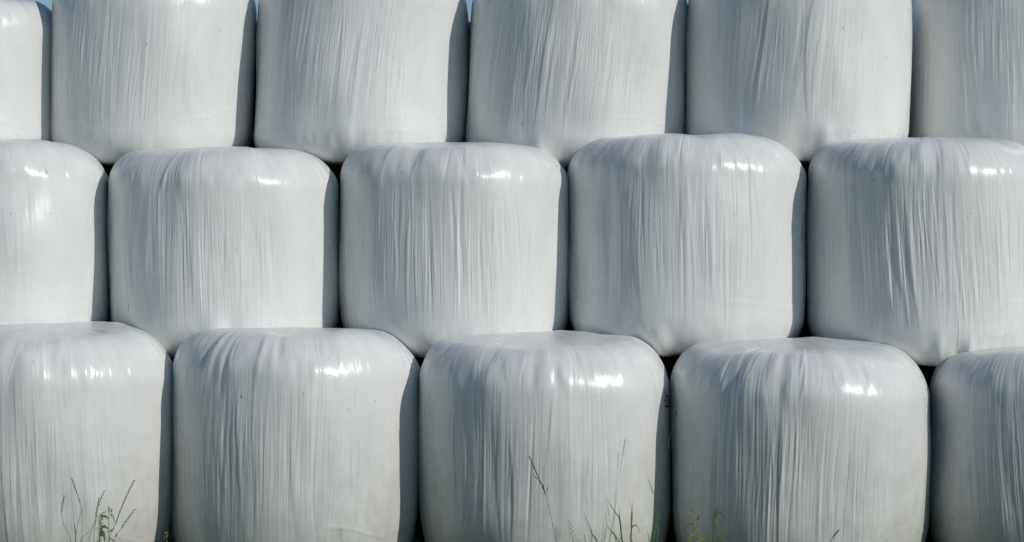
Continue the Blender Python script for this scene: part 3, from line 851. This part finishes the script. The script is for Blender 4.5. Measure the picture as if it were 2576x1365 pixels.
grass_plant('green grass plant with two blades spreading in a V at the foot of the third bottom bale', 1588, 5.04, [
    ([(1588, 1375), (1589, 1320), (1590, 1285), (1579, 1250)], 0.0028, 0.0),
    ([(1588, 1375), (1588, 1310), (1590, 1282), (1596, 1253)], 0.0024, 0.2),
    ([(1585, 1372), (1589, 1330), (1600, 1322), (1607, 1333), (1609, 1341)], 0.0026, 0.5),
    ([(1594, 1378), (1589, 1362), (1587, 1345)], 0.0028, 0.0)])
grass_plant('darker green grass plant leaning left, just left of the V-shaped grass', 1562, 5.02, [
    ([(1566, 1375), (1562, 1340), (1558, 1305), (1548, 1290), (1536, 1271), (1523, 1250)], 0.0034, 0.0),
    ([(1565, 1375), (1562, 1330), (1559, 1300), (1556, 1268)], 0.0028, 0.3),
    ([(1562, 1380), (1550, 1352), (1534, 1332), (1525, 1318)], 0.0034, 0.0),
    ([(1568, 1380), (1562, 1355), (1556, 1340)], 0.0034, 0.2),
    ([(1556, 1380), (1550, 1362), (1546, 1345), (1542, 1335)], 0.0022, 0.4)])
grass_plant('single dark grass blade arching left at the foot of the third bottom bale', 1504, 5.06, [
    ([(1504, 1380), (1499, 1357), (1490, 1345), (1479, 1330)], 0.0036, 0.0)])
grass_plant('short bright green grass tuft before the dark gap between third and fourth bottom bales', 1650, 4.98, [
    ([(1640, 1385), (1634, 1362), (1628, 1332)], 0.0032, 0.0), ([(1646, 1385), (1642, 1368), (1636, 1350)], 0.0034, 0.3),
    ([(1650, 1385), (1652, 1365), (1655, 1346)], 0.0034, 0.1), ([(1655, 1385), (1658, 1370), (1666, 1356)], 0.0030, 0.2),
    ([(1660, 1385), (1662, 1375), (1672, 1366)], 0.0030, 0.2), ([(1630, 1385), (1628, 1372), (1618, 1360)], 0.0026, 0.2),
    ([(1666, 1388), (1672, 1378), (1684, 1370)], 0.0026, 0.2), ([(1645, 1385), (1640, 1362), (1646, 1340)], 0.0026, 0.6)])

grass_plant('wide-bladed grass at the left foot of the fourth bottom bale, blades drooping to the right', 1795, 5.0, [
    ([(1812, 1385), (1806, 1350), (1798, 1318), (1792, 1300), (1795, 1285)], 0.0036, 0.0),
    ([(1794, 1330), (1798, 1296), (1806, 1281), (1818, 1283), (1836, 1294)], 0.0030, 0.5),
    ([(1794, 1335), (1800, 1300), (1810, 1290), (1822, 1302), (1835, 1320)], 0.0034, 0.5),
    ([(1790, 1385), (1786, 1370), (1784, 1345), (1781, 1325)], 0.0034, 0.0),
    ([(1785, 1388), (1796, 1370), (1812, 1362), (1824, 1370)], 0.0038, 0.3),
    ([(1790, 1388), (1804, 1362), (1820, 1345), (1832, 1358), (1840, 1372)], 0.0030, 0.5),
    ([(1780, 1388), (1790, 1376), (1800, 1362), (1806, 1352)], 0.0034, 0.1)])

# yellow-green weed
yw = root_at('flowering_weed', *gb(1750, 4.98), 'yellow-green weed with knobbly flower clusters before the fourth bottom bale', 'weed')
P = path([(1753, 1380), (1751, 1350), (1748, 1320), (1750, 1300), (1744, 1282)], 4.98, 0, gb(1754, 4.98))
MB().tube(P, 0.0018, 0.0008).build('stem', M_BUD, yw)
rr_ = random.Random(4)
for (x, y, n_, sp) in ((1744, 1282, 14, .006), (1750, 1296, 18, .008), (1746, 1318, 12, .007), (1757, 1352, 16, .007), (1736, 1366, 12, .007), (1748, 1335, 7, .005)):
    cl = MB(); c0 = world_at(x, y, 4.98)
    for k in range(n_):
        d_ = Vector((rr_.gauss(0, 1), rr_.gauss(0, 1), rr_.gauss(0, 1.5)))
        cl.seed(c0 + d_ * sp * 0.5, d_ + Vector((0, 0, .6)), rr_.uniform(.005, .009), rr_.uniform(.0016, .0028))
    cl.build('flower_cluster', M_BUD, yw)
for pts in ([(1748, 1300), (1738, 1292), (1730, 1291), (1722, 1296)], [(1748, 1322), (1738, 1318), (1728, 1322), (1720, 1334)], [(1751, 1348), (1742, 1345), (1734, 1352), (1730, 1364)],
            [(1752, 1365), (1762, 1358), (1772, 1360), (1780, 1370)], [(1752, 1370), (1764, 1368), (1776, 1358), (1786, 1350)], [(1750, 1335), (1758, 1332), (1762, 1336), (1765, 1344)], [(1751, 1310), (1755, 1306), (1758, 1300), (1757, 1294)]):
    leaf_blade(yw, pts, 0.0042, 4.98, M_LEAF if rr_.random() < .4 else M_BUD, 0.45, 'leaf', rr_.uniform(-.6, .6))

# little seed head far right of centre
g3 = root_at('small_grass_stalk', *gb(2090, 5.0), 'tiny pale brown grass head low before the fourth bottom bale', 'grass stalk')
P = path([(2082, 1390), (2092, 1362), (2098, 1350), (2111, 1334)], 5.0, 0, gb(2080, 5.0))
st = MB().tube(P, 0.0009, 0.0006).build('stem', M_DRY, g3)
panicle(g3, P, 0.040, M_HEAD, 0.25, 0.0016, 0.009, 0.003).build('spike', M_HEAD, g3, st)

# dry stuff caught in the gap
g4 = root_at('dry_leaf_scrap', world_at(1680, 1010, 5.55).x, 5.5 + 5.87, 'shrivelled dark dry leaves caught high in the gap between third and fourth bottom bales', 'dry leaves')
g4.location.z = world_at(1680, 1010, 5.5).z
mb = MB(); rr_ = random.Random(9)
for k in range(12):
    p0 = world_at(1681 + rr_.uniform(-4, 4), 1000 + rr_.uniform(-14, 30), 5.5)
    d_ = Vector((rr_.uniform(-1, 1), rr_.uniform(-.5, .5), rr_.uniform(-1, 1))) * 0.02
    mb.blade(smooth_path([p0, p0 + d_ + Vector((0, 0, .006)), p0 + d_ * 1.6], 3), 0.004, rr_, 0.5)
mb.build('leaf', M_DARKSTALK, g4)
